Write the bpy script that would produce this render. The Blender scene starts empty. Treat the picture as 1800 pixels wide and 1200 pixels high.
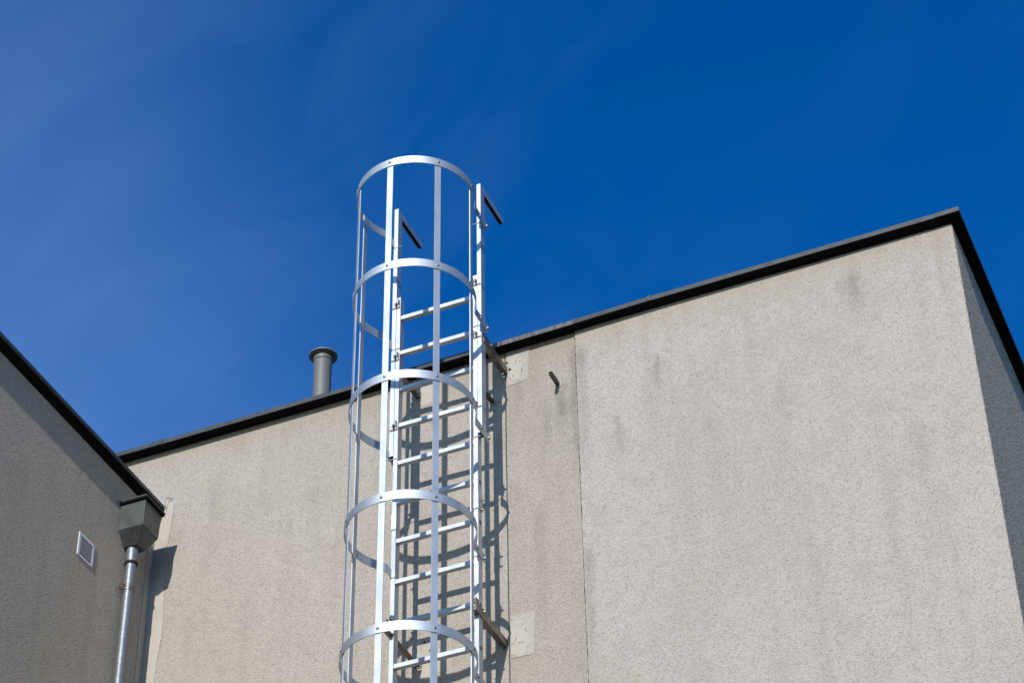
import bpy, bmesh, math, random
from mathutils import Vector, Matrix
R = math.radians
random.seed(7)
S = bpy.context.scene
COL = S.collection
Z0 = 11.08                      # height of the first rung above the ground; all heights below are relative to it

# ------------------------------------------------------------------ camera
YAW, PITCH, ROLL = R(-22.6152), R(39.5785), R(-1.0367)
Fw = Vector((math.sin(YAW)*math.cos(PITCH), math.cos(YAW)*math.cos(PITCH), math.sin(PITCH)))
Rt = Vector((math.cos(YAW), -math.sin(YAW), 0)); Up = Rt.cross(Fw)
R2 = Rt*math.cos(ROLL) + Up*math.sin(ROLL); U2 = -Rt*math.sin(ROLL) + Up*math.cos(ROLL)
cd = bpy.data.cameras.new('camera'); cam = bpy.data.objects.new('camera', cd); COL.objects.link(cam)
M = Matrix((R2, U2, -Fw)).transposed().to_4x4(); M.translation = Vector((4.6965, -10.4435, -9.4807 + Z0))
cam.matrix_world = M
cd.lens = 4149.58*36/1800; cd.sensor_width = 36; cd.clip_start = .1; cd.clip_end = 5000
S.camera = cam

# ------------------------------------------------------------------ sun, sky, exposure
TX, TZ = -.108, -.494
to_sun = Vector((-TX, -1, -TZ)).normalized()
EL = math.asin(to_sun.z); AZ = math.atan2(to_sun.x, to_sun.y)
sl = bpy.data.lights.new('sun', 'SUN'); sl.energy = 4.8; sl.angle = R(.53); sl.color = (1, .965, .925)
so = bpy.data.objects.new('sun', sl); COL.objects.link(so)
so.rotation_euler = to_sun.to_track_quat('Z', 'Y').to_euler(); so.location = (0, -20, 30)

W = bpy.data.worlds.new('World'); S.world = W; W.use_nodes = True
nt = W.node_tree; nt.nodes.clear()
def wn(t, **k):
    n = nt.nodes.new(t)
    for a, b in k.items(): setattr(n, a, b)
    return n
wo = wn('ShaderNodeOutputWorld'); bg = wn('ShaderNodeBackground'); bg.inputs[1].default_value = .07
sky = wn('ShaderNodeTexSky', sky_type='NISHITA', sun_disc=False, sun_elevation=EL, sun_rotation=AZ,
         altitude=400, air_density=1.0, dust_density=1.6, ozone_density=3.0)
hs = wn('ShaderNodeHueSaturation'); hs.inputs['Saturation'].default_value = 1.6
tint = wn('ShaderNodeMix', data_type='RGBA', blend_type='MULTIPLY'); tint.inputs[0].default_value = 1
tint.inputs[7].default_value = (1.0, 1.66, 2.2, 1)
nt.links.new(sky.outputs[0], hs.inputs['Color']); nt.links.new(hs.outputs[0], tint.inputs[6])
tc = wn('ShaderNodeTexCoord')
mp = wn('ShaderNodeMapping'); mp.inputs['Rotation'].default_value = (R(20), R(35), R(25)); mp.inputs['Scale'].default_value = (7, 3, 9)
n1 = wn('ShaderNodeTexNoise'); n1.inputs['Scale'].default_value = 1.0; n1.inputs['Detail'].default_value = 7; n1.inputs['Distortion'].default_value = .6; n1.inputs['Roughness'].default_value = .42
r1 = wn('ShaderNodeMapRange', interpolation_type='SMOOTHSTEP'); r1.inputs[1].default_value = .38; r1.inputs[2].default_value = .78
dt = wn('ShaderNodeVectorMath', operation='DOT_PRODUCT'); dt.inputs[1].default_value = (-1, .0, -.0)
r2 = wn('ShaderNodeMapRange', interpolation_type='SMOOTHSTEP'); r2.inputs[1].default_value = .30; r2.inputs[2].default_value = .50
nt.links.new(tc.outputs['Generated'], mp.inputs[0]); nt.links.new(mp.outputs[0], n1.inputs[0]); nt.links.new(n1.outputs[0], r1.inputs[0])
nt.links.new(tc.outputs['Generated'], dt.inputs[0]); nt.links.new(dt.outputs['Value'], r2.inputs[0])
c1 = wn('ShaderNodeMath', operation='MULTIPLY_ADD'); c1.inputs[1].default_value = .45; c1.inputs[2].default_value = .82
nt.links.new(r1.outputs[0], c1.inputs[0])
c2 = wn('ShaderNodeMath', operation='MULTIPLY'); nt.links.new(c1.outputs[0], c2.inputs[0]); nt.links.new(r2.outputs[0], c2.inputs[1])
c4 = wn('ShaderNodeMath', operation='MULTIPLY_ADD'); c4.inputs[1].default_value = .10; nt.links.new(r1.outputs[0], c4.inputs[0]); nt.links.new(c2.outputs[0], c4.inputs[2])
def dot(v):
    x = wn('ShaderNodeVectorMath', operation='DOT_PRODUCT'); x.inputs[1].default_value = v; nt.links.new(tc.outputs['Generated'], x.inputs[0]); return x.outputs['Value']
def mth(op, a, b=0., c=0.):
    x = wn('ShaderNodeMath', operation=op)
    for i, q in enumerate((a, b, c)):
        if isinstance(q, (int, float)): x.inputs[i].default_value = q
        else: nt.links.new(q, x.inputs[i])
    return x.outputs[0]
def smooth(v, a, b, lo=0., hi=1.):
    x = wn('ShaderNodeMapRange', interpolation_type='SMOOTHSTEP'); nt.links.new(v, x.inputs[0])
    for i, q in enumerate((a, b, lo, hi)): x.inputs[i+1].default_value = q
    return x.outputs[0]
cv = wn('ShaderNodeCombineXYZ'); nt.links.new(mth('MULTIPLY', dot((.883, -.077, .463)), 9.), cv.inputs[0]); nt.links.new(mth('MULTIPLY', dot((-.338, -.788, .515)), 19.), cv.inputs[1]); cv.inputs[2].default_value = 3.7
nw = wn('ShaderNodeTexNoise'); nw.inputs['Scale'].default_value = 1.; nw.inputs['Detail'].default_value = 6; nw.inputs['Roughness'].default_value = .5; nw.inputs['Distortion'].default_value = .8
nt.links.new(cv.outputs[0], nw.inputs[0])
wisp = mth('MULTIPLY', smooth(nw.outputs[0], .36, .80), smooth(dot((-1, 0, 0)), .18, .34, .06, .25))
low = smooth(dot((0, 0, 1)), .52, .70, 1.45, .95)
ctot = mth('ADD', mth('MULTIPLY', c2.outputs[0], low), wisp)
cm = wn('ShaderNodeMix', data_type='RGBA', blend_type='ADD', clamp_factor=False); cm.inputs[7].default_value = (.88, 1.30, 1.85, 1)
nt.links.new(ctot, cm.inputs[0]); nt.links.new(tint.outputs[2], cm.inputs[6])
nt.links.new(cm.outputs[2], bg.inputs[0]); nt.links.new(bg.outputs[0], wo.inputs[0])

vs = S.view_settings; vs.view_transform = 'Standard'; vs.look = 'None'; vs.exposure = 0; vs.gamma = 1; vs.use_curve_mapping = False
S.render.engine = 'CYCLES'

# ------------------------------------------------------------------ materials
class NB:
    def __init__(s, name):
        s.m = bpy.data.materials.new(name); s.m.use_nodes = True; s.t = s.m.node_tree
        s.b = s.t.nodes['Principled BSDF']; s.co = s.n('ShaderNodeTexCoord').outputs['Object']
    def n(s, t, **k):
        x = s.t.nodes.new(t)
        for a, b in k.items(): setattr(x, a, b)
        return x
    def l(s, a, b): s.t.links.new(a, b)
    def val(s, sock, v):
        if hasattr(v, 'links') or hasattr(v, 'is_linked'): s.l(v, sock)
        else: sock.default_value = v
    def noise(s, scale, detail=3, rough=.5, stretch=(1, 1, 1), off=(0, 0, 0), dist=0):
        mp = s.n('ShaderNodeMapping'); mp.inputs['Scale'].default_value = stretch; mp.inputs['Location'].default_value = off
        s.l(s.co, mp.inputs[0]); x = s.n('ShaderNodeTexNoise')
        x.inputs['Scale'].default_value = scale; x.inputs['Detail'].default_value = detail; x.inputs['Roughness'].default_value = rough
        x.inputs['Distortion'].default_value = dist
        s.l(mp.outputs[0], x.inputs[0]); return x.outputs[0]
    def ramp(s, v, a, b, lo=0., hi=1.):
        x = s.n('ShaderNodeMapRange', interpolation_type='SMOOTHSTEP'); s.l(v, x.inputs[0])
        for i, q in enumerate((a, b, lo, hi)): x.inputs[i+1].default_value = q
        return x.outputs[0]
    def mix(s, f, a, b, mode='MIX'):
        x = s.n('ShaderNodeMix', data_type='RGBA', blend_type=mode); s.val(x.inputs[0], f)
        for i, q in ((6, a), (7, b)):
            if isinstance(q, tuple): x.inputs[i].default_value = (*q, 1)
            else: s.l(q, x.inputs[i])
        return x.outputs[2]
    def math(s, op, a, b=0., c=0.):
        x = s.n('ShaderNodeMath', operation=op); s.val(x.inputs[0], a); s.val(x.inputs[1], b); s.val(x.inputs[2], c); return x.outputs[0]
    def bump(s, h, dist, strength=1., prev=None):
        x = s.n('ShaderNodeBump'); x.inputs['Strength'].default_value = strength; x.inputs['Distance'].default_value = dist
        s.l(h, x.inputs['Height'])
        if prev: s.l(prev, x.inputs['Normal'])
        return x.outputs[0]
    def done(s, col=None, rough=None, metal=None, nrm=None):
        if col is not None:
            if isinstance(col, tuple): s.b.inputs['Base Color'].default_value = (*col, 1)
            else: s.l(col, s.b.inputs['Base Color'])
        if rough is not None: s.val(s.b.inputs['Roughness'], rough)
        if metal is not None: s.b.inputs['Metallic'].default_value = metal
        if nrm is not None: s.l(nrm, s.b.inputs['Normal'])
        return s.m

def stucco(name, base, dirt, stains=(), grain=1., seed=0., bumpd=.006, dark=.55, con=.62, top=None):
    """coarse scratched render: grains, pits, broad tone changes, vertical water streaks, soot stains at given spots"""
    N = NB(name); o = (seed*3.1, seed*1.7, seed*2.3)
    big = N.noise(.8, 4, .55, (1, 1, .7), o)
    med = N.noise(7, 4, .6, (1, 1, .55), o)
    strk = N.noise(1., 5, .6, (9, 9, .55), o)
    g1 = N.noise(125/grain, 2, .6, (1, 1, 1.2), o)
    g2 = N.noise(230/grain, 1, .5, (1, 1, 1), o)
    spk = N.noise(88/grain, 1, .5, (1, 1, 1.6), tuple(q+5 for q in o))
    c = N.mix(N.ramp(big, .35, .68), base, tuple(a*b for a, b in zip(base, (.93, .92, .90))))
    c = N.mix(N.ramp(med, .42, .75, 0, .32), c, dirt)
    c = N.mix(N.ramp(strk, .50, .76, 0, .45), c, dirt)
    tone = N.noise(38, 2, .5, (1, 1, .8), o)
    c = N.mix(N.ramp(tone, .45, .75, 0, .28), c, dirt)
    # grains of the render: pale grain tops, dark pits
    c = N.mix(N.ramp(g1, .44, .62, 0, .62*con), c, tuple(q*dark for q in dirt))
    pit = N.ramp(spk, .62, .70)
    c = N.mix(N.math('MULTIPLY', pit, .60*con), c, tuple(q*dark*.8 for q in dirt))
    c = N.mix(N.ramp(g2, .50, .66, 0, .55*con), c, tuple(min(1, q*1.35) for q in base))
    if top is not None:     # tan dirt washed down from the roof edge
        tz = N.n('ShaderNodeSeparateXYZ'); N.l(N.co, tz.inputs[0])
        zz = N.math('ADD', tz.outputs[2], N.math('MULTIPLY', N.math('SUBTRACT', strk, .5), .5))
        c = N.mix(N.ramp(zz, top+Z0-.34, top+Z0+.02, 0, .5), c, (dirt[0]*1.08, dirt[1]*.98, dirt[2]*.85))
    if stains:
        stains = [(a, b_+Z0, c_+Z0, d, e) for a, b_, c_, d, e in stains]
        sp = N.n('ShaderNodeSeparateXYZ'); N.l(N.co, sp.inputs[0])
        wob = N.math('MULTIPLY', N.math('SUBTRACT', N.noise(5, 3, .6, (1, 1, .6)), .5), .10)
        for (x0, zt, zb, w, st) in stains:
            # narrow run of soot: soft across, sharp at the top, fading downward
            dx = N.math('DIVIDE', N.math('ABSOLUTE', N.math('ADD', N.math('SUBTRACT', sp.outputs[0], x0), wob)), w)
            ax = N.ramp(dx, 0, 1, 1, 0)
            az = N.math('MULTIPLY', N.ramp(sp.outputs[2], zt, zt + .12, 1, 0), N.ramp(sp.outputs[2], zb, zt, .0, 1))
            f = N.math('MULTIPLY', N.math('MULTIPLY', ax, az), N.math('MULTIPLY', N.ramp(med, .25, .7, .45, 1), st))
            c = N.mix(f, c, tuple(q*.45 for q in dirt))
    h = N.math('SUBTRACT', N.math('MULTIPLY', g2, .3), N.math('MULTIPLY', g1, .75))
    h = N.math('SUBTRACT', h, N.math('MULTIPLY', pit, .25))
    nb = N.bump(h, bumpd, .9)
    return N.done(c, .93, 0, nb)

def plain(name, col, rough=.9, metal=0., var=.12, scale=9, bumps=.0015, stretch=(1, 1, 1), spec=None):
    N = NB(name)
    a = N.noise(scale, 5, .6, stretch); b = N.noise(scale*14, 3, .6, stretch)
    c = N.mix(N.ramp(a, .35, .7), col, tuple(q*(1-var*1.6) for q in col))
    c = N.mix(N.ramp(b, .55, .75, 0, .5), c, tuple(q*(1-var) for q in col))
    r = N.math('MULTIPLY_ADD', a, .16, rough-.08)
    if spec is not None: N.b.inputs['Specular IOR Level'].default_value = spec
    return N.done(c, r, metal, N.bump(b, bumps, .5) if bumps else None)

def aluminium(name, axis):
    """mill finish aluminium: fine extrusion lines along one axis, faint oxide clouds and smears"""
    N = NB(name)
    st = [150, 150, 150]; st[axis] = 2.5
    line = N.noise(1, 3, .7, tuple(st)); cloud = N.noise(6, 4, .6, (1, 1, .6)); sm = N.noise(28, 3, .6)
    c = N.mix(N.ramp(cloud, .35, .7), (.49, .525, .555), (.39, .42, .45))
    c = N.mix(N.ramp(sm, .6, .72, 0, .5), c, (.36, .37, .39))
    r = N.math('ADD', N.math('MULTIPLY', line, .10), N.math('MULTIPLY_ADD', cloud, .12, .50))
    return N.done(c, r, .92, N.bump(line, .0006, .35))

RB, RD = (.384, .347, .306), (.28, .248, .213)
M_right = stucco('stucco_grey_beige', RB, RD, ((1.275, -.62, -1.1, .05, .5), (2.52, -.40, -.80, .07, .48), (2.44, -.43, -.62, .06, .35), (2.0, -1.0, -1.9, .07, .18), (2.9, -.5, -1.4, .08, .15), (1.6, -1.2, -2.4, .09, .14), (2.75, -1.6, -2.8, .1, .15),
                                               (1.02, -.95, -1.5, .05, .25), (1.85, -.5, -1.0, .05, .2), (.80, -.4, -1.5, .06, .45), (.79, -1.9, -3.2, .05, .4)), seed=1, top=-.18)
M_left = stucco('stucco_warm_beige', (.378, .335, .287), (.264, .230, .195), ((-1.35, -.45, -1.3, .08, .16), (-1.7, -.6, -1.7, .10, .14), (-.55, -.5, -1.5, .08, .14), (-1.0, -.9, -2.0, .07, .12)), seed=2, top=-.18)
M_mid = stucco('stucco_pinkish_beige', (.348, .305, .257), (.235, .202, .168), ((.66, -.62, -1.15, .07, .6), (.56, -.72, -1.2, .06, .4), (.37, -.48, -.9, .05, .35),
                                                                             (.74, -.4, -1.6, .04, .5), (.5, -1.5, -2.4, .07, .25)), seed=3, top=-.18)
M_side = stucco('stucco_side_wall', (.57, .462, .345), (.37, .295, .215), seed=4, grain=1.9, bumpd=.012, dark=.35, con=1.05)  # strong grain contrast in the colour stands in for grazing light on relief
M_west = stucco('stucco_left_building', (.46, .397, .318), (.31, .264, .208), seed=5, bumpd=.007, dark=.5, con=.8)
M_patch = stucco('stucco_patch', (.385, .348, .30), (.285, .255, .212), seed=6, bumpd=.0035)
M_smooth = plain('smooth_filler', (.395, .355, .30), .85, var=.06, scale=6, bumps=.001)
M_coping = plain('anthracite_sheet_metal', (.050, .055, .060), .5, var=.25, scale=14, stretch=(1, 1, .3), bumps=.0006, spec=.35)
M_worn = plain('worn_sheet_metal', (.115, .118, .12), .55, var=.45, scale=16, stretch=(2.5, 1, .5), bumps=.0008, spec=.35)
M_zinc = plain('weathered_zinc_sheet', (.080, .087, .083), .42, .25, var=.25, scale=11, bumps=.0008)
M_pipe = plain('galvanised_pipe', (.20, .22, .24), .5, .5, var=.16, scale=30, stretch=(1, 1, 1.6), bumps=.0003)
M_flue = plain('grey_painted_steel', (.125, .127, .122), .58, 0, var=.08, scale=6, bumps=.0004)
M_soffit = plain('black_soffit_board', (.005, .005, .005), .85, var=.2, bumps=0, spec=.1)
M_crack = plain('joint_dirt', (.10, .082, .066), .95, var=.3, scale=30, bumps=0)
M_black = plain('dark_void', (.012, .012, .013), .9, var=.1, bumps=0)
M_white = plain('white_plastic', (.66, .67, .70), .45, var=.05, bumps=.0003)
M_steel = plain('zinc_plated_steel', (.25, .218, .185), .45, .75, var=.3, scale=22, bumps=.0008)
M_bolt = plain('bolt_steel', (.30, .28, .26), .4, .8, var=.2, scale=40, bumps=0)
M_alz = aluminium('aluminium_upright', 2)
M_alx = aluminium('aluminium_rung', 0)
M_alh = aluminium('aluminium_hoop', 0)
M_roof = plain('roof_felt', (.07, .07, .07), .9, scale=4)
M_asph = plain('paving', (.10, .082, .06), .9, scale=1.5, var=.25, bumps=.004)

# ------------------------------------------------------------------ mesh helpers
class MB:
    def __init__(s): s.v = []; s.f = []
    def add(s, vs, fs):
        k = len(s.v); s.v += [tuple(v) for v in vs]; s.f += [tuple(i+k for i in f) for f in fs]; return s
    def box(s, x0, x1, y0, y1, z0, z1):
        return s.add([(x, y, z) for z in (z0, z1) for y in (y0, y1) for x in (x0, x1)],
                     [(0, 2, 3, 1), (4, 5, 7, 6), (0, 1, 5, 4), (2, 6, 7, 3), (0, 4, 6, 2), (1, 3, 7, 5)])
    def hexa(s, lo, hi):        # two quads (4 points each), lower then upper, both anticlockwise from above
        return s.add(list(lo)+list(hi), [(3, 2, 1, 0), (4, 5, 6, 7), (0, 1, 5, 4), (1, 2, 6, 5), (2, 3, 7, 6), (3, 0, 4, 7)])
    def prism(s, poly, a0, a1, axis):   # polygon (anticlockwise) swept along an axis; poly holds the other two coordinates in order
        def P(p, a):
            q = list(p); q.insert(axis, a); return q
        n = len(poly); vs = [P(p, a0) for p in poly]+[P(p, a1) for p in poly]
        fs = [tuple(range(n)), tuple(range(2*n-1, n-1, -1))]+[(i, i+n, (i+1) % n+n, (i+1) % n) for i in range(n)]
        return s.add(vs, fs)
    def lathe(s, prof, c, n=32, axis=2):
        vs = []; fs = []
        for (r, h) in prof:
            for i in range(n):
                a = 2*math.pi*i/n; p = [r*math.cos(a), r*math.sin(a)]; p.insert(axis, h)
                vs.append([p[j]+c[j] for j in range(3)])
        for k in range(len(prof)-1):
            for i in range(n): fs.append((k*n+i, k*n+(i+1) % n, (k+1)*n+(i+1) % n, (k+1)*n+i))
        fs.append(tuple(range(n-1, -1, -1))); fs.append(tuple(range((len(prof)-1)*n, len(prof)*n)))
        return s.add(vs, fs)
    def strip(s, path, z0, z1, th):     # flat bar bent along a plan path (outer line), thickness inward (to the left of travel)
        n = len(path); P = [Vector(p) for p in path]; inn = []
        for i in range(n):
            d = (P[min(i+1, n-1)]-P[max(i-1, 0)]).normalized(); inn.append(P[i]+Vector((-d.y, d.x))*th)
        vs = []
        for i in range(n): vs += [(P[i].x, P[i].y, z0), (P[i].x, P[i].y, z1), (inn[i].x, inn[i].y, z1), (inn[i].x, inn[i].y, z0)]
        fs = [(0, 1, 2, 3), (4*n-1, 4*n-2, 4*n-3, 4*n-4)]
        for i in range(n-1):
            a = 4*i; b = a+4
            for k in range(4): fs.append((a+k, b+k, b+(k+1) % 4, a+(k+1) % 4))
        return s.add(vs, fs)
    def tube(s, pts, r, n=10):
        P = [Vector(p) for p in pts]; vs = []; fs = []
        up = Vector((0, 0, 1))
        for i, p in enumerate(P):
            d = (P[min(i+1, len(P)-1)]-P[max(i-1, 0)]).normalized()
            a = d.cross(up if abs(d.z) < .9 else Vector((1, 0, 0))).normalized(); b = d.cross(a)
            for k in range(n):
                t = 2*math.pi*k/n; vs.append(p+a*r*math.cos(t)+b*r*math.sin(t))
        for i in range(len(P)-1):
            for k in range(n): fs.append((i*n+k, i*n+(k+1) % n, (i+1)*n+(k+1) % n, (i+1)*n+k))
        fs += [tuple(range(n-1, -1, -1)), tuple(range((len(P)-1)*n, len(P)*n))]
        return s.add(vs, fs)
    def mesh(s, name, mat, loc=(0, 0, 0), smooth=False, bevel=0.):
        me = bpy.data.meshes.new(name)
        me.from_pydata([(x-loc[0], y-loc[1], z-loc[2]) for x, y, z in s.v], [], s.f)
        bm = bmesh.new(); bm.from_mesh(me); bmesh.ops.recalc_face_normals(bm, faces=bm.faces)
        if bevel:
            es = [e for e in bm.edges if e.is_manifold and len(e.link_faces) == 2 and e.calc_face_angle(0) > .5]
            bmesh.ops.bevel(bm, geom=es, offset=bevel, segments=2, profile=.6, affect='EDGES', clamp_overlap=True)
        bm.to_mesh(me); bm.free(); me.materials.append(mat)
        if smooth:
            me.polygons.foreach_set('use_smooth', [True]*len(me.polygons)); me.set_sharp_from_angle(angle=R(35))
        return me
    def obj(s, name, mat, parent=None, **k):
        loc = world_loc(parent) if parent else k.pop('loc', (0, 0, 0))
        k.pop('loc', None)
        o = bpy.data.objects.new(name, s.mesh(name, mat, loc, **k)); COL.objects.link(o)
        if parent: o.parent = parent
        else: o.location = (loc[0], loc[1], loc[2]+Z0)
        return o
ORG = {}
def world_loc(p):
    return ORG[p.name]
def thing(name, label, cat, loc, group=None):
    o = bpy.data.objects.new(name, None); COL.objects.link(o); o.location = (loc[0], loc[1], loc[2]+Z0)
    o.empty_display_size = .2; o['label'] = label; o['category'] = cat
    if group: o['group'] = group
    ORG[o.name] = tuple(loc); return o
def sub(o, parent):         # register a part so that sub-parts can be placed under it
    ORG[o.name] = ORG[parent.name]; return o
def copy_at(o, parent, d=(0, 0, 0), mirror=False):
    c = o.copy(); COL.objects.link(c); c.parent = parent
    c.location = Vector(o.location)+Vector(d)
    return c
GZ = -Z0

# ------------------------------------------------------------------ ground
b = MB().box(-400, 400, -400, 400, GZ-.3, GZ); g = b.obj('ground', M_asph); g['kind'] = 'structure'

# ------------------------------------------------------------------ main building
YL, YM, XR, XL = .012, .010, 3.1455, -2.13
ZT = -.186
bld = thing('stucco_building', 'tall beige stucco building with dark metal roof edge, standing behind the caged ladder', 'building', (0, 0, GZ))
def panel(name, x0, x1, y, z0, z1, mat, jl=0, jr=0, depth=.3):
    """wall sheet with slightly ragged vertical edges (render never ends in a perfect line)"""
    b = MB(); n = int((z1+3.6)/.016); zs = [z0]+[-3.6+(z1+3.6)*i/n for i in range(n+1)]
    prev = None; vs = []; fs = []
    for i, z in enumerate(zs):
        a = x0+(random.uniform(-jl, jl)); k1, k2 = random.uniform(0, jr), random.uniform(0, jr)
        vs += [(a, y, z), (x1-.014, y, z), (x1-.0015-k1, y+.001, z), (x1-k1*.3, y+.0035+k2*.5, z), (x1-.003, y+.012, z), (x1-.012, y+.028, z), (a, y+.028, z)]
    for i in range(len(zs)-1):
        for k in range(7): fs.append((7*i+k, 7*i+(k+1) % 7, 7*i+7+(k+1) % 7, 7*i+7+k))
    fs += [(6, 5, 4, 3, 2, 1, 0), tuple(7*(len(zs)-1)+k for k in range(7))]
    return b.add(vs, fs).obj(name, mat, bld)
panel('wall_panel', .765, XR, 0, GZ, ZT, M_right, jl=.0022, jr=.0062)
panel('wall_panel', .2948, .7612, YM, GZ, ZT-.006, M_mid, jl=.001, jr=.0015)
panel('wall_panel', -8, .2925, YL, GZ, ZT, M_left, jr=.0012)
MB().box(-8, XR-.0135, .0409, .29, GZ, ZT-.01).obj('wall_core', M_black, bld)
MB().box(XR-.013, XR-.0002, .0085, 9, GZ, ZT).obj('side_wall', M_side, bld)
MB().box(-8, XR-.0135, .301, 9, GZ, -.42).obj('roof', M_roof, bld)

# coping: sheet-metal pieces, fascia at the front, underside rising slightly outward
def cop(x0, x1, zo0, zo1, mitre=False):
    b = MB()
    def sec(x, zo, m=False):
        P = [(.05, -.1655+zo), (-.066, -.168+zo), (-.069, -.168+zo), (-.067, -.134+zo), (.30, -.105+zo), (.30, -.15)]
        return [(x-(y+.067 if m else 0), y, z) for y, z in P]
    A, B = sec(x0, zo0), sec(x1, zo1, mitre); n = 6
    b.add(A+B, [tuple(range(n)), tuple(range(2*n-1, n-1, -1))]+[(i, i+n, (i+1) % n+n, (i+1) % n) for i in range(n)])
    return b
def soffit(x0, x1, zo0, zo1):
    P = lambda x, zo: [(x, .02, ZT+.002), (x, -.001, ZT+.0), (x, -.064, -.1705+zo), (x, -.064, -.1685+zo), (x, .02, -.1685+zo)]
    A, B = P(x0, zo0), P(x1, zo1); n = 5
    return MB().add(A+B, [tuple(range(n)), tuple(range(2*n-1, n-1, -1))]+[(i, i+n, (i+1) % n+n, (i+1) % n) for i in range(n)])
xs = [-8, -4.1, -2.1, -.62, .205, .79, 1.28, 3.065, XR+.065]
zo = [-.05, -.046, -.043, -.037, -.030, -.020, -.008, .001, .005]
for i in range(len(xs)-1):
    w = i == 4
    lip = .0018*(i % 2); last = i == len(xs)-2
    o = cop(xs[i]+.0008, xs[i+1]-(0 if last else .0008), zo[i]+lip, zo[i+1]+lip, last).obj('coping_sheet', M_worn if w else M_coping, bld)
    if w: o['label'] = 'worn streaked lighter coping sheet'
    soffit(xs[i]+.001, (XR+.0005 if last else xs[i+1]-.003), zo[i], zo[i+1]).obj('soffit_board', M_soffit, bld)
    if 0 < i < 7:   # standing lap at every joint
        MB().box(xs[i]-.011, xs[i]+.011, -.0725, .02, -.1675+zo[i], -.1315+zo[i]).obj('coping_joint', M_coping, bld)
def cop_side(y0, y1, mitre=False):
    X = XR; b = MB(); zz = zo[-1]
    def sec(y, m=False):
        P = [(X-.05, -.1655+zz), (X+.062, -.168+zz), (X+.066, -.168+zz), (X+.064, -.134+zz), (X-.302, -.105+zz), (X-.302, -.15)]
        return [(x, y+(X+.0645-x if m else 0), z) for x, z in P]
    A, B = sec(y0, mitre), sec(y1); n = 6
    return b.add(A+B, [tuple(range(n)), tuple(range(2*n-1, n-1, -1))]+[(i, i+n, (i+1) % n+n, (i+1) % n) for i in range(n)])
def soffit_side(y0, y1):
    X = XR; zz = zo[-1]
    P = lambda y: [(X-.01, y, ZT+.002), (X+.001, y, ZT), (X+.060, y, -.1705+zz), (X+.060, y, -.1685+zz), (X-.01, y, -.1685+zz)]
    A, B = P(y0), P(y1); n = 5
    return MB().add(A+B, [tuple(range(n)), tuple(range(2*n-1, n-1, -1))]+[(i, i+n, (i+1) % n+n, (i+1) % n) for i in range(n)])
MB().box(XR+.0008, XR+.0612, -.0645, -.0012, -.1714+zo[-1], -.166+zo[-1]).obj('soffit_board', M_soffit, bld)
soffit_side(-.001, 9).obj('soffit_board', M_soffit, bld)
for y0, y1 in ((.302, 2.2), (2.203, 4.2), (4.203, 6.2), (6.203, 9)): cop_side(y0, y1).obj('coping_sheet', M_coping, bld)
cop_side(-.067, .3, True).obj('coping_sheet', M_coping, bld)
for (x, s) in ((2.97, .004), (3.14, .006), (-1.0, .003), (.9, .003), (-.42, .004)):
    MB().lathe([(s*.6, -.074), (s, -.070), (s, -.066)], (x, 0, -.155), 10, 1).obj('rivet', M_pipe, bld)

# pale repair patches round the bracket feet
def blob(cx, cz, rx, rz, y, th, seed, cut=None, n=28):
    rnd = random.Random(seed); P = []
    for i in range(n):
        a = 2*math.pi*i/n; k = 1+rnd.uniform(-.13, .13)
        x, z = cx+rx*k*math.cos(a), cz+rz*k*math.sin(a)
        if cut is not None: x = max(x, cut)
        P.append((x, z))
    b = MB(); vs = [(x, y, z) for x, z in P]+[(cx+(x-cx)*.94, y-th, cz+(z-cz)*.94) for x, z in P]
    return b.add(vs, [tuple(range(n-1, -1, -1)), tuple(range(n, 2*n))]+[(i, (i+1) % n, (i+1) % n+n, i+n) for i in range(n)])
def quadpatch(pts, y, th):
    rnd = random.Random(int(pts[0][0]*1000)); P = []
    for i in range(4):
        a, c = pts[i], pts[(i+1) % 4]
        for k in range(12):
            t = k/12; P.append((a[0]+(c[0]-a[0])*t+rnd.uniform(-.0025, .0025), a[1]+(c[1]-a[1])*t+rnd.uniform(-.0025, .0025)))
    n = len(P); cx = sum(p[0] for p in P)/n; cz = sum(p[1] for p in P)/n
    vs = [(x, y, z) for x, z in P]+[(cx+(x-cx)*.98, y-th, cz+(z-cz)*.98) for x, z in P]
    return MB().add(vs, [tuple(range(n-1, -1, -1)), tuple(range(n, 2*n))]+[(i, (i+1) % n, (i+1) % n+n, i+n) for i in range(n)])
YW = YM
for i, (q, bl) in enumerate((
        ([(.301, -.196), (.459, -.196), (.446, -.452), (.302, -.472)], (.365, -.345, .05, .10, .300)),
        ([(.301, -2.13), (.452, -2.138), (.447, -2.42), (.302, -2.415)], (.345, -2.30, .078, .115, .300)),
        ([(-.33, -.21), (-.10, -.21), (-.10, -.45), (-.33, -.46)], (-.24, -.35, .07, .09, None)),
        ([(-.34, -2.12), (-.06, -2.12), (-.06, -2.44), (-.34, -2.44)], (-.20, -2.31, .10, .12, None)))):
    yy = YM if i < 2 else YL
    p = quadpatch(q, yy, .003).obj('render_patch', M_patch, bld); sub(p, bld)
    blob(bl[0], bl[1], bl[2], bl[3], yy-.003, .003, i+3, bl[4]).obj('filler', M_smooth, p)
for (x, z, r) in ((.3065, -.283, .007), (.326, -.342, .0095), (.395, -.30, .004), (.405, -.375, .004), (.345, -.398, .004), (-.235, -2.165, .007), (-.19, -2.19, .006), (-.20, -2.23, .005)):
    blob(x, z, r, r*1.15, YM-.0062, .0012, int(1000*r)+int(x*100), None, 9).obj('drill_hole', M_black, bld)
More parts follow.
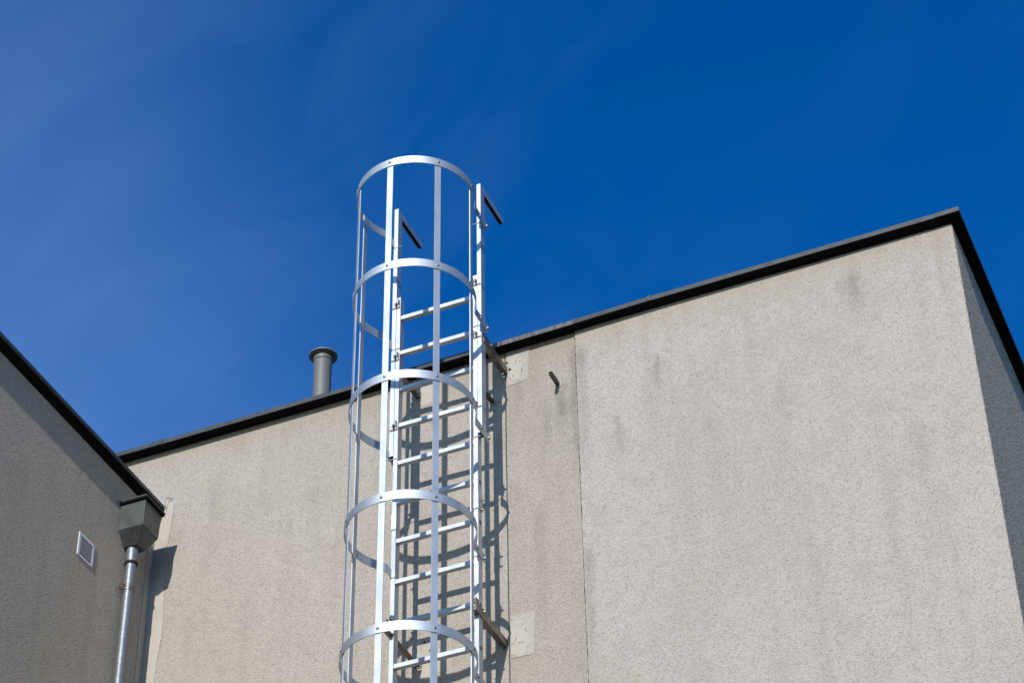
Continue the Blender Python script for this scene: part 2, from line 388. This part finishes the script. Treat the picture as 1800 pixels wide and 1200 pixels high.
for pts in (((.372, -.28), (.366, -.30), (.360, -.312)), ((.405, -.352), (.406, -.372), (.404, -.39)),
            ((.305, -2.325), (.322, -2.322), (.333, -2.302), (.338, -2.286)), ((.345, -2.322), (.365, -2.328), (.385, -2.322)),
            ((.372, -2.20), (.378, -2.212)), ((.392, -2.235), (.396, -2.252), (.404, -2.262))):
    MB().tube([(x, YM-.0062, z) for x, z in pts], .0014, 6).obj('crack', M_black, bld)
# hairline split along the panel joint: runs of uneven width
rc = random.Random(21); z = -.2
while z > -4.2:
    L = rc.uniform(.12, .5); n = max(4, int(L/.02)); w = rc.choice((.0010, .0014, .0019, .0024))
    P = [(.7628+rc.uniform(-.0016, .0016), z-L*i/n) for i in range(n+1)]
    b = MB(); vs = []; fs = []
    for i, (x, q) in enumerate(P):
        ww = w*rc.uniform(.6, 1.3)*(.35 if i in (0, n) else 1)
        vs += [(x-ww, .0002, q), (x, -.0006, q), (x+ww, .0002, q), (x, .004, q)]
    for i in range(n):
        for k in range(4): fs.append((4*i+k, 4*i+(k+1) % 4, 4*i+4+(k+1) % 4, 4*i+4+k))
    b.add(vs, fs+[(3, 2, 1, 0), (4*n, 4*n+1, 4*n+2, 4*n+3)]).obj('crack', M_crack, bld)
    z -= L+rc.uniform(.0, .05)
# smooth plaster strip in the inner corner, ragged right edge
rnd = random.Random(5); n = 260; vs = []; fs = []
for i in range(n+1):
    z = -.62-3.4*i/n; x = -2.022+.012*math.sin(z*7)+rnd.uniform(-.0025, .0025)
    if i < 4: x -= (4-i)*.012
    vs += [(XL-.02, YL+.01, z), (XL-.02, YL-.005, z), (x, YL-.005, z), (x+.003, YL+.01, z)]
for i in range(n):
    for k in range(3): fs.append((4*i+k, 4*i+k+1, 4*i+5+k, 4*i+4+k))
MB().add(vs, fs+[(0, 1, 2, 3)]).obj('smooth_strip', M_smooth, bld)
MB().tube([(-2.062, -.0, -.695), (-2.055, -.03, -.66), (-2.05, -.02, -.625), (-2.03, .012, -.615)], .0026, 8).obj('hook', M_steel, bld)

# ------------------------------------------------------------------ left building
ZL = -.722
lb = thing('low_stucco_building', 'lower grey beige stucco building at the left edge with shaded side wall', 'building', (-5, -3.8, GZ))
MB().box(-8, XL, -7.5, YL-.0005, GZ, ZL).obj('side_wall', M_west, lb)
MB().box(-8, XL-.31, -7.49, YL-.003, ZL+.0005, ZL+.02).obj('roof', M_roof, lb)
def cop_left(y0, y1):
    X = XL; b = MB()
    def sec(y): return [(X-.05, y, -.70), (X+.052, y, -.692), (X+.056, y, -.690), (X+.054, y, -.664), (X-.30, y, -.64), (X-.30, y, ZL)]
    A, B = sec(y0), sec(y1); n = 6
    return b.add(A+B, [tuple(range(n)), tuple(range(2*n-1, n-1, -1))]+[(i, i+n, (i+1) % n+n, (i+1) % n) for i in range(n)])
def soff_left(y0, y1):
    X = XL
    P = lambda y: [(X-.01, y, ZL-.002), (X+.001, y, ZL-.004), (X+.050, y, -.6955), (X+.050, y, -.6925), (X-.01, y, -.70)]
    A, B = P(y0), P(y1); n = 5
    return MB().add(A+B, [tuple(range(n)), tuple(range(2*n-1, n-1, -1))]+[(i, i+n, (i+1) % n+n, (i+1) % n) for i in range(n)])
soff_left(-7.49, YL-.006).obj('soffit_board', M_soffit, lb)
for y0, y1 in ((-7.5, -5.5), (-5.498, -3.5), (-3.498, -1.42), (-1.418, YL-.004)): cop_left(y0, y1).obj('coping_sheet', M_coping, lb)
MB().box(XL, XL+.004, -.062, YL-.006, GZ, -.93).obj('smooth_strip', M_smooth, lb)  # added smooth strip standing in for the downpipe's shadow by the corner

# rainwater hopper and downpipe
HX, HY0, HY1 = -1.952, -.408, -.21
dp = thing('rainwater_downpipe', 'dark zinc rainwater hopper with silvery downpipe on the left building beside the inner corner', 'downpipe', (-2.085, -.29, GZ))
t, m_, bt = -.905, -1.097, -1.178
x0 = XL+.001
hb = MB()
T = [(x0, HY0, t), (HX, HY0, t), (HX, HY1, t), (x0, HY1, t)]
Mi = [(x0, HY0+.003, m_), (HX-.002, HY0+.003, m_), (HX-.002, HY1-.012, m_), (x0, HY1-.012, m_)]
Bo = [(x0, -.33, bt), (-2.033, -.33, bt), (-2.033, -.238, bt), (x0, -.238, bt)]
vs = T+Mi+Bo; fs = [(0, 1, 2, 3), (11, 10, 9, 8)]
for a in (0, 4):
    for k in range(4): fs.append((a+k, a+4+k, a+4+(k+1) % 4, a+(k+1) % 4))
hb.add(vs, fs); hop = hb.obj('hopper', M_zinc, dp, bevel=.0022); sub(hop, dp)
MB().box(x0, HX+.013, HY0-.014, HY1+.016, t-.010, t+.004).obj('rim', M_soffit, hop, bevel=.002)
MB().box(x0, HX+.016, HY0-.017, HY1+.018, t+.0045, t+.016).obj('lid', M_coping, hop, bevel=.002)
MB().tube([(HX+.0005, HY0-.0005, t-.012), (HX-.0015, HY0+.002, m_), (-2.033, -.331, bt)], .002, 6).obj('seam', M_zinc, hop)
pc = (-2.088, -.286)
MB().lathe([(.026, bt-.01), (.036, bt+.004), (.037, bt-.05), (.0345, bt-.075), (.0335, bt-.10)][::-1], (pc[0], pc[1], 0), 32).obj('pipe_socket', M_pipe, dp, smooth=True)
MB().lathe([(.0405, -1.293), (.0415, -1.285), (.0405, -1.277)], (pc[0], pc[1], 0), 32).obj('ring', M_black, dp, smooth=True)
MB().lathe([(.0305, GZ+.02), (.0305, -1.478), (.0325, -1.470), (.0325, -1.30), (.034, -1.28), (.033, -1.27)], (pc[0], pc[1], 0), 36).obj('pipe', M_pipe, dp, smooth=True)
cl = MB().lathe([(.0335, -1.487), (.0350, -1.484), (.0350, -1.474), (.0335, -1.471)], (pc[0], pc[1], 0), 32)
cl.lathe([(.0335, -1.466), (.0350, -1.463), (.0350, -1.455), (.0335, -1.452)], (pc[0], pc[1], 0), 32)
cl.tube([(pc[0]-.03, pc[1]-.025, -1.47), (pc[0]-.045, pc[1]-.05, -1.462)], .004, 8)
cl.tube([(pc[0]-.02, pc[1]-.04, -1.49), (XL, pc[1]-.085, -1.50)], .003, 8)
cl.tube([(pc[0]-.0, pc[1]-.036, -1.455), (pc[0]-.03, pc[1]-.056, -1.452)], .004, 8)
cl.obj('pipe_clamp', M_steel, dp, smooth=True)
for z in (-3.4, -5.4, -7.4, -9.4):
    MB().lathe([(.0335, z-.015), (.0350, z-.012), (.0350, z+.012), (.0335, z+.015)], (pc[0], pc[1], 0), 24).box(XL, pc[0]-.03, pc[1]-.01, pc[1]+.01, z-.012, z+.012).obj('pipe_clamp', M_steel, dp)

# louvred vent
vy0, vy1, vz0, vz1 = -.806, -.637, -1.520, -1.361
vg = thing('vent_grille', 'small white louvred vent grille on the left wall beside the downpipe', 'vent', (XL, -.72, -1.44))
bw = .019
fr = MB()
fr.box(XL, XL+.0055, vy0, vy1, vz1-bw, vz1); fr.box(XL, XL+.0055, vy0, vy1, vz0, vz0+bw*.8)
fr.box(XL, XL+.0055, vy0, vy0+bw, vz0+bw*.8, vz1-bw); fr.box(XL, XL+.0055, vy1-bw, vy1, vz0+bw*.8, vz1-bw)
fr.obj('frame', M_white, vg)
MB().box(XL+.0006, XL+.002, vy0+bw, vy1-bw, vz0+bw*.8, vz1-bw).obj('backing', M_black, vg)
zz0, zz1 = vz0+bw*.8, vz1-bw; ns = 9; st = (zz1-zz0)/ns
for i in range(1, ns):
    z = zz0+st*i
    b = MB(); y0, y1 = vy0+bw, vy1-bw
    P = [(XL+.0040, z-.0022), (XL+.0055, z-.0025), (XL+.0055, z+.0022), (XL+.0040, z+.0025)]
    b.add([(x, y0, q) for x, q in P]+[(x, y1, q) for x, q in P], [(0, 1, 2, 3), (7, 6, 5, 4), (0, 4, 5, 1), (1, 5, 6, 2), (2, 6, 7, 3), (3, 7, 4, 0)])
    b.obj('slat', M_white, vg)
for y, z in ((vy0+.013, vz1-.012), (vy1-.012, vz1-.012), (vy1-.012, vz0+.01), (vy0+.013, vz0+.01)):
    MB().lathe([(.004, XL+.0050), (.004, XL+.0068), (.002, XL+.0074)], (0, y, z), 10, 0).obj('screw', M_bolt, vg)

# flue on the roof
fx, fy = -1.522, 1.0
fl = thing('flue_pipe', 'short grey round flue pipe with flared cap standing on the roof left of the ladder', 'flue', (fx, fy, -.42))
MB().lathe([(.064, -.42), (.064, 1.02), (.0655, 1.03), (.0655, 1.062), (.064, 1.066)], (fx, fy, 0), 48).obj('pipe', M_flue, fl, smooth=True)
MB().lathe([(.060, 1.060), (.068, 1.072), (.069, 1.074), (.069, 1.098), (.066, 1.102)], (fx, fy, 0), 48).obj('collar', M_flue, fl, smooth=True)
MB().lathe([(.066, 1.103), (.072, 1.105), (.099, 1.1155), (.101, 1.1165), (.101, 1.126), (.098, 1.129), (.05, 1.146), (.01, 1.151)], (fx, fy, 0), 56).obj('cap', M_flue, fl, smooth=True)
MB().lathe([(.0665, 1.0675), (.0665, 1.0715)], (fx, fy, 0), 48).obj('groove_shade', M_black, fl)  # black ring standing in for the shade in the groove below the collar
MB().lathe([(.12, -.42), (.12, -.40), (.07, -.33), (.066, -.33)], (fx, fy, 0), 32).obj('flashing', M_coping, fl)

# two little square pipe stubs in the wall
def stub(x, z, lab, L=.122):
    t = thing('pipe_stub', lab, 'pipe stub', (x, YM, z), 'square pipe stubs sticking out of the wall')
    a = .0115; w = .0025; y0 = YM-L; y1 = YM
    b = MB()
    for (x0, x1, z0, z1) in ((x-a, x+a, z+a-w, z+a), (x-a, x+a, z-a, z-a+w), (x-a, x-a+w, z-a+w, z+a-w), (x+a-w, x+a, z-a+w, z+a-w)):
        b.box(x0, x1, y0, y1, z0, z1)
    b.obj('tube', M_flue2, t)
    MB().box(x-a+w, x+a-w, y0+.012, y1, z-a+w, z+a-w).obj('bore', M_black, t)
    blob(x+.004, z, .026, .024, YM, .0035, 11, None, 16).obj('filler', M_patch, t)
M_flue2 = plain('dull_steel', (.10, .095, .085), .5, .4, var=.2, scale=30, bumps=.0004)
stub(.640, -.558, 'dark square pipe stub alone on the wall right of the ladder')
stub(.205, -.556, 'dark square pipe stub beside the right ladder stile, in the ladder shadow', .12)

# ------------------------------------------------------------------ caged ladder
YF, YB = -.373, -.318            # front and back of the stiles
LB = -8.72                       # lowest rung zone
lad = thing('caged_ladder', 'silver fixed ladder with round safety cage, bolted to the wall and rising above roof', 'ladder', (0, YF, GZ))
def rtube(b, x0, x1, y0, y1, z0, z1, w=.003, cap=True):
    """hollow rectangular tube standing upright, open ends"""
    A = [(x0, y0), (x1, y0), (x1, y1), (x0, y1)]; I = [(x0+w, y0+w), (x1-w, y0+w), (x1-w, y1-w), (x0+w, y1-w)]
    vs = [(x, y, z) for z in (z0, z1) for x, y in A]+[(x, y, z) for z in (z0, z1) for x, y in I]; fs = []
    for k in range(4):
        j = (k+1) % 4
        fs += [(k, j, j+4, k+4), (8+j, 8+k, 12+k, 12+j), (j, k, 8+k, 8+j), (4+k, 4+j, 12+j, 12+k)]
    return b.add(vs, fs)
SI, SO, EI, EO = .247, .273, .2755, .3025
for s in (-1, 1):
    x0, x1 = sorted((s*SI, s*SO))
    st_ = rtube(MB(), x0, x1, YF, YB, LB, .150).obj('stile', M_alz, lad); sub(st_, lad)
    # rung-end slots on the outer face
    for k in (6, 7, 9, 10, 11, 12):
        z = -.28*(k-1)-.02; xx = s*(SO+.0003)
        xa, xb = sorted((xx, s*(SO+.0016)))
        MB().box(xa, xb, YB-.034, YB-.020, z-.011, z+.013).obj('rung_end', M_black, st_)
    # outer extension stile with a horizontal arm towards the roof
    x0, x1 = sorted((s*EI, s*EO))
    e = rtube(MB(), x0, x1, YF-.001, YB+.003, -1.078, .866).obj('extension_stile', M_alz, lad); sub(e, lad)
    arm = MB(); w = .003        # channel open below
    arm.box(x0, x1, YF-.001, -.012, .911, .914)
    arm.box(x0, x0+w, YF+.002, -.015, .866, .911); arm.box(x1-w, x1, YF+.002, -.015, .866, .911)
    arm.box(x0, x1, YF-.001, YF+.002, .8665, .911); arm.box(x0, x1, -.015, -.012, .866, .911)
    arm.obj('arm', M_alz, lad)
    MB().box(x0+w+.0005, x1-w-.0005, YB+.004, -.016, .888, .889).obj('channel_shade', M_black, lad)  # black sheet standing in for the shade inside the open channel
    xo = s*(EO+.0005)
# rungs
def rung_mesh():
    return MB().box(-SI+.0005, SI-.0005, YF+.004, YF+.035, -.0285, 0)
r0 = rung_mesh(); first = None
for k in range(31):
    if first is None:
        first = r0.obj('rung', M_alx, lad, bevel=.0025)
    else:
        c = copy_at(first, lad, (0, 0, -.28*k))
# cage hoops
HXC, HYC, HR, HS, HZ = .0023, -.6911, .3725, .8418, .610
def hoop_path(xe):
    P = []
    aend = math.degrees(math.pi-math.asin(min(1, xe/HR)))      # where the circle comes back to the stile's outer face
    n = 72
    half = []
    for i in range(n+1):
        a = R(aend)*i/n
        half.append((HR*math.sin(a), HYC-HR*math.cos(a)))
    half += [(xe, YF-.012), (xe, YF+.03), (xe, YB+.032)]
    L = [(HXC-x, y) for x, y in half[1:]][::-1]
    return L+[(HXC+x, y) for x, y in half]
hz = [HZ-HS*i for i in range(11)]
def bolt_head(cx, cy, cz, dirx, diry, r=.0085, h=.007):
    """domed bolt head pointing outward"""
    d = Vector((dirx, diry, 0)).normalized(); a = Vector((-d.y, d.x, 0)); u = Vector((0, 0, 1)); vs = []; fs = []; n = 10
    for rr, hh in ((r, 0), (r, h*.45), (r*.7, h*.85), (r*.25, h)):
        for i in range(n):
            t = 2*math.pi*i/n; vs.append(Vector((cx, cy, cz))+a*rr*math.cos(t)+u*rr*math.sin(t)+d*hh)
    for k in range(3):
        for i in range(n): fs.append((k*n+i, k*n+(i+1) % n, (k+1)*n+(i+1) % n, (k+1)*n+i))
    fs.append(tuple(range(3*n, 4*n))); fs.append(tuple(range(n-1, -1, -1)))
    return MB().add(vs, fs)
ANG = [-93.84, -47.68, -.48, 46.56, 93.25]
for i, z in enumerate(hz):
    xe = .3055 if i < 3 else .276
    h = MB().strip(hoop_path(xe), z-.0285, z+.0285, .005)
    ho = h.obj('hoop', M_alh, lad, smooth=True); sub(ho, lad)
    if i > 5: continue
    for a in ANG:
        a = R(a); bolt_head(HXC+HR*math.sin(a), HYC-HR*math.cos(a), z, math.sin(a), -math.cos(a)).obj('bolt', M_bolt, ho, smooth=True)
    for s in (-1, 1):
        # bolt and nut through the hoop end, clamp plate behind the stile and a thin strap across its front
        bolt_head(s*(xe+.001), YB+.018, z-.006, s, 0, .009, .016).obj('bolt', M_bolt, ho, smooth=True)
        bolt_head(s*(xe+.001), YF-.022, z+.004, s, 0, .008, .010).obj('bolt', M_bolt, ho, smooth=True)
        xa, xb = sorted((s*(SI-.004), s*(xe+.002)))
        MB().box(xa, xb, YF-.0035, YF-.0012, z-.034, z-.0295).obj('strap', M_bolt, ho)
        xa, xb = sorted((s*(xe-.012), s*xe))
        MB().box(xa, xb, YB+.006, YB+.010, z-.018, z+.018).obj('clamp_plate', M_steel, ho)
# cage uprights: flat bars inside the hoops
for a in ANG:
    a = R(a); d = Vector((math.sin(a), -math.cos(a))); t = Vector((-d.y, d.x))
    c = Vector((HXC, HYC))+d*(HR-.0058)
    p = [c+t*.0195, c-t*.0195, c-t*.0195-d*.006, c+t*.0195-d*.006]
    lo = [(q.x, q.y, LB+.2) for q in p]; hi = [(q.x, q.y, HZ+.018) for q in p]
    MB().hexa(lo, hi).obj('cage_upright', M_alz, lad, bevel=.001)
# clamps tying the extension stiles to the ladder stiles
for s in (-1, 1):
    for z in (.085, -.335, -.87):
        b = MB(); xa, xb = sorted((s*(SI+.002), s*(EO-.002)))
        b.box(xa, xb, YF-.0050, YF-.0015, z-.022, z-.012)
        xa, xb = sorted((s*(SO-.006), s*(SO+.003))); b.box(xa, xb, YF-.028, YF-.0012, z-.012, z-.006)
        xa, xb = sorted((s*(SI+.004), s*(SI+.0075))); b.box(xa, xb, YF-.026, YF-.0015, z-.006, z+.034)
        c = b.obj('stile_clamp', M_steel, lad); sub(c, lad)
        q = bolt_head(s*(SO-.002), YF-.001, z+.010, 0, -1, .0075, .022); q.obj('bolt', M_bolt, c, smooth=True)
        xa, xb = sorted((s*(EO+.0002), s*(EO+.0022)))
        MB().box(xa, xb, YF-.003, YB+.008, z-.020, z-.017).obj('strap', M_bolt, c)
    # sleeve joining two lengths of stile
    z = -1.56
    x0, x1 = sorted((s*(SI-.0028), s*(SO+.0028)))
    sv = MB(); sv.box(x0, x1, YF-.0030, YF-.0004, z-.055, z+.055); xa, xb = sorted((s*(SO+.0004), s*(SO+.003)))
    sv.box(xa, xb, YF-.0002, YB+.002, z-.055, z+.055); so_ = sv.obj('sleeve', M_alz, lad); sub(so_, lad)
    MB().box(x0, x1, YF-.0032, YF-.0005, z-.0585, z-.0555).obj('joint', M_black, so_)
    for dz in (-.045, .022): bolt_head(s*(SO+.003), YB-.012, z+dz, s, 0, .007, .020).obj('bolt', M_bolt, so_, smooth=True)
# wall brackets
for j, z in enumerate((-.348, -2.312, -4.27, -6.23, -8.19)):
    for s in (-1, 1):
        xe = .3045 if j == 0 else .2775
        y0 = YB-.03 if j == 0 else YF-.055
        yw = YM-.006
        b = MB(); xa, xb = sorted((s*xe, s*(xe+.005)))
        # bar: clevis end taller at the stile, long tapered bar, then a foot on the wall
        hgt = .025
        prof = [(y0, z-hgt), (yw-.10, z-hgt), (yw, z-hgt), (yw, z+hgt), (yw-.2, z+hgt), (y0+.13, z+hgt), (y0+.11, z+hgt+.010), (y0, z+hgt+.010)]
        n = len(prof)
        b.add([(xa, y, q) for y, q in prof]+[(xb, y, q) for y, q in prof], [tuple(range(n)), tuple(range(2*n-1, n-1, -1))]+[(i, i+n, (i+1) % n+n, (i+1) % n) for i in range(n)])
        xf, xg = sorted((s*(xe-.0005), s*(xe-.030)))
        b.box(xf, xg, y0+.002, yw-.02, z-hgt, z-hgt+.004)      # lower flange of the angle
        b.box(xf, xg, yw-.004, yw, z-hgt+.0045, z+hgt)         # foot
        br = b.obj('wall_bracket', M_steel, lad); sub(br, lad)
        if j < 3:
            bolt_head(s*(xe+.005), y0+.10, z+.012, s, 0, .009, .016).obj('bolt', M_bolt, br, smooth=True)
            bolt_head(s*(xe-.012), yw-.004, z-.008, 0, -1, .008, .012).obj('bolt', M_bolt, br, smooth=True)
        if j > 0:
            for xa, xb, dy, q0, q1 in ((SI+.006, SI+.009, .045, .04, .075), (SO-.002, SO+.001, .045, .035, .07), (SI-.004, SO+.006, .008, -.018, -.010)):
                xa, xb = sorted((s*xa, s*xb)); MB().box(xa, xb, YF-dy, YF-.0012, z+q0, z+q1).obj('clamp_plate', M_steel, br)
            bolt_head(s*(SO-.010), YF-.002, z+.045, 0, -1, .009, .02).obj('bolt', M_bolt, br, smooth=True)
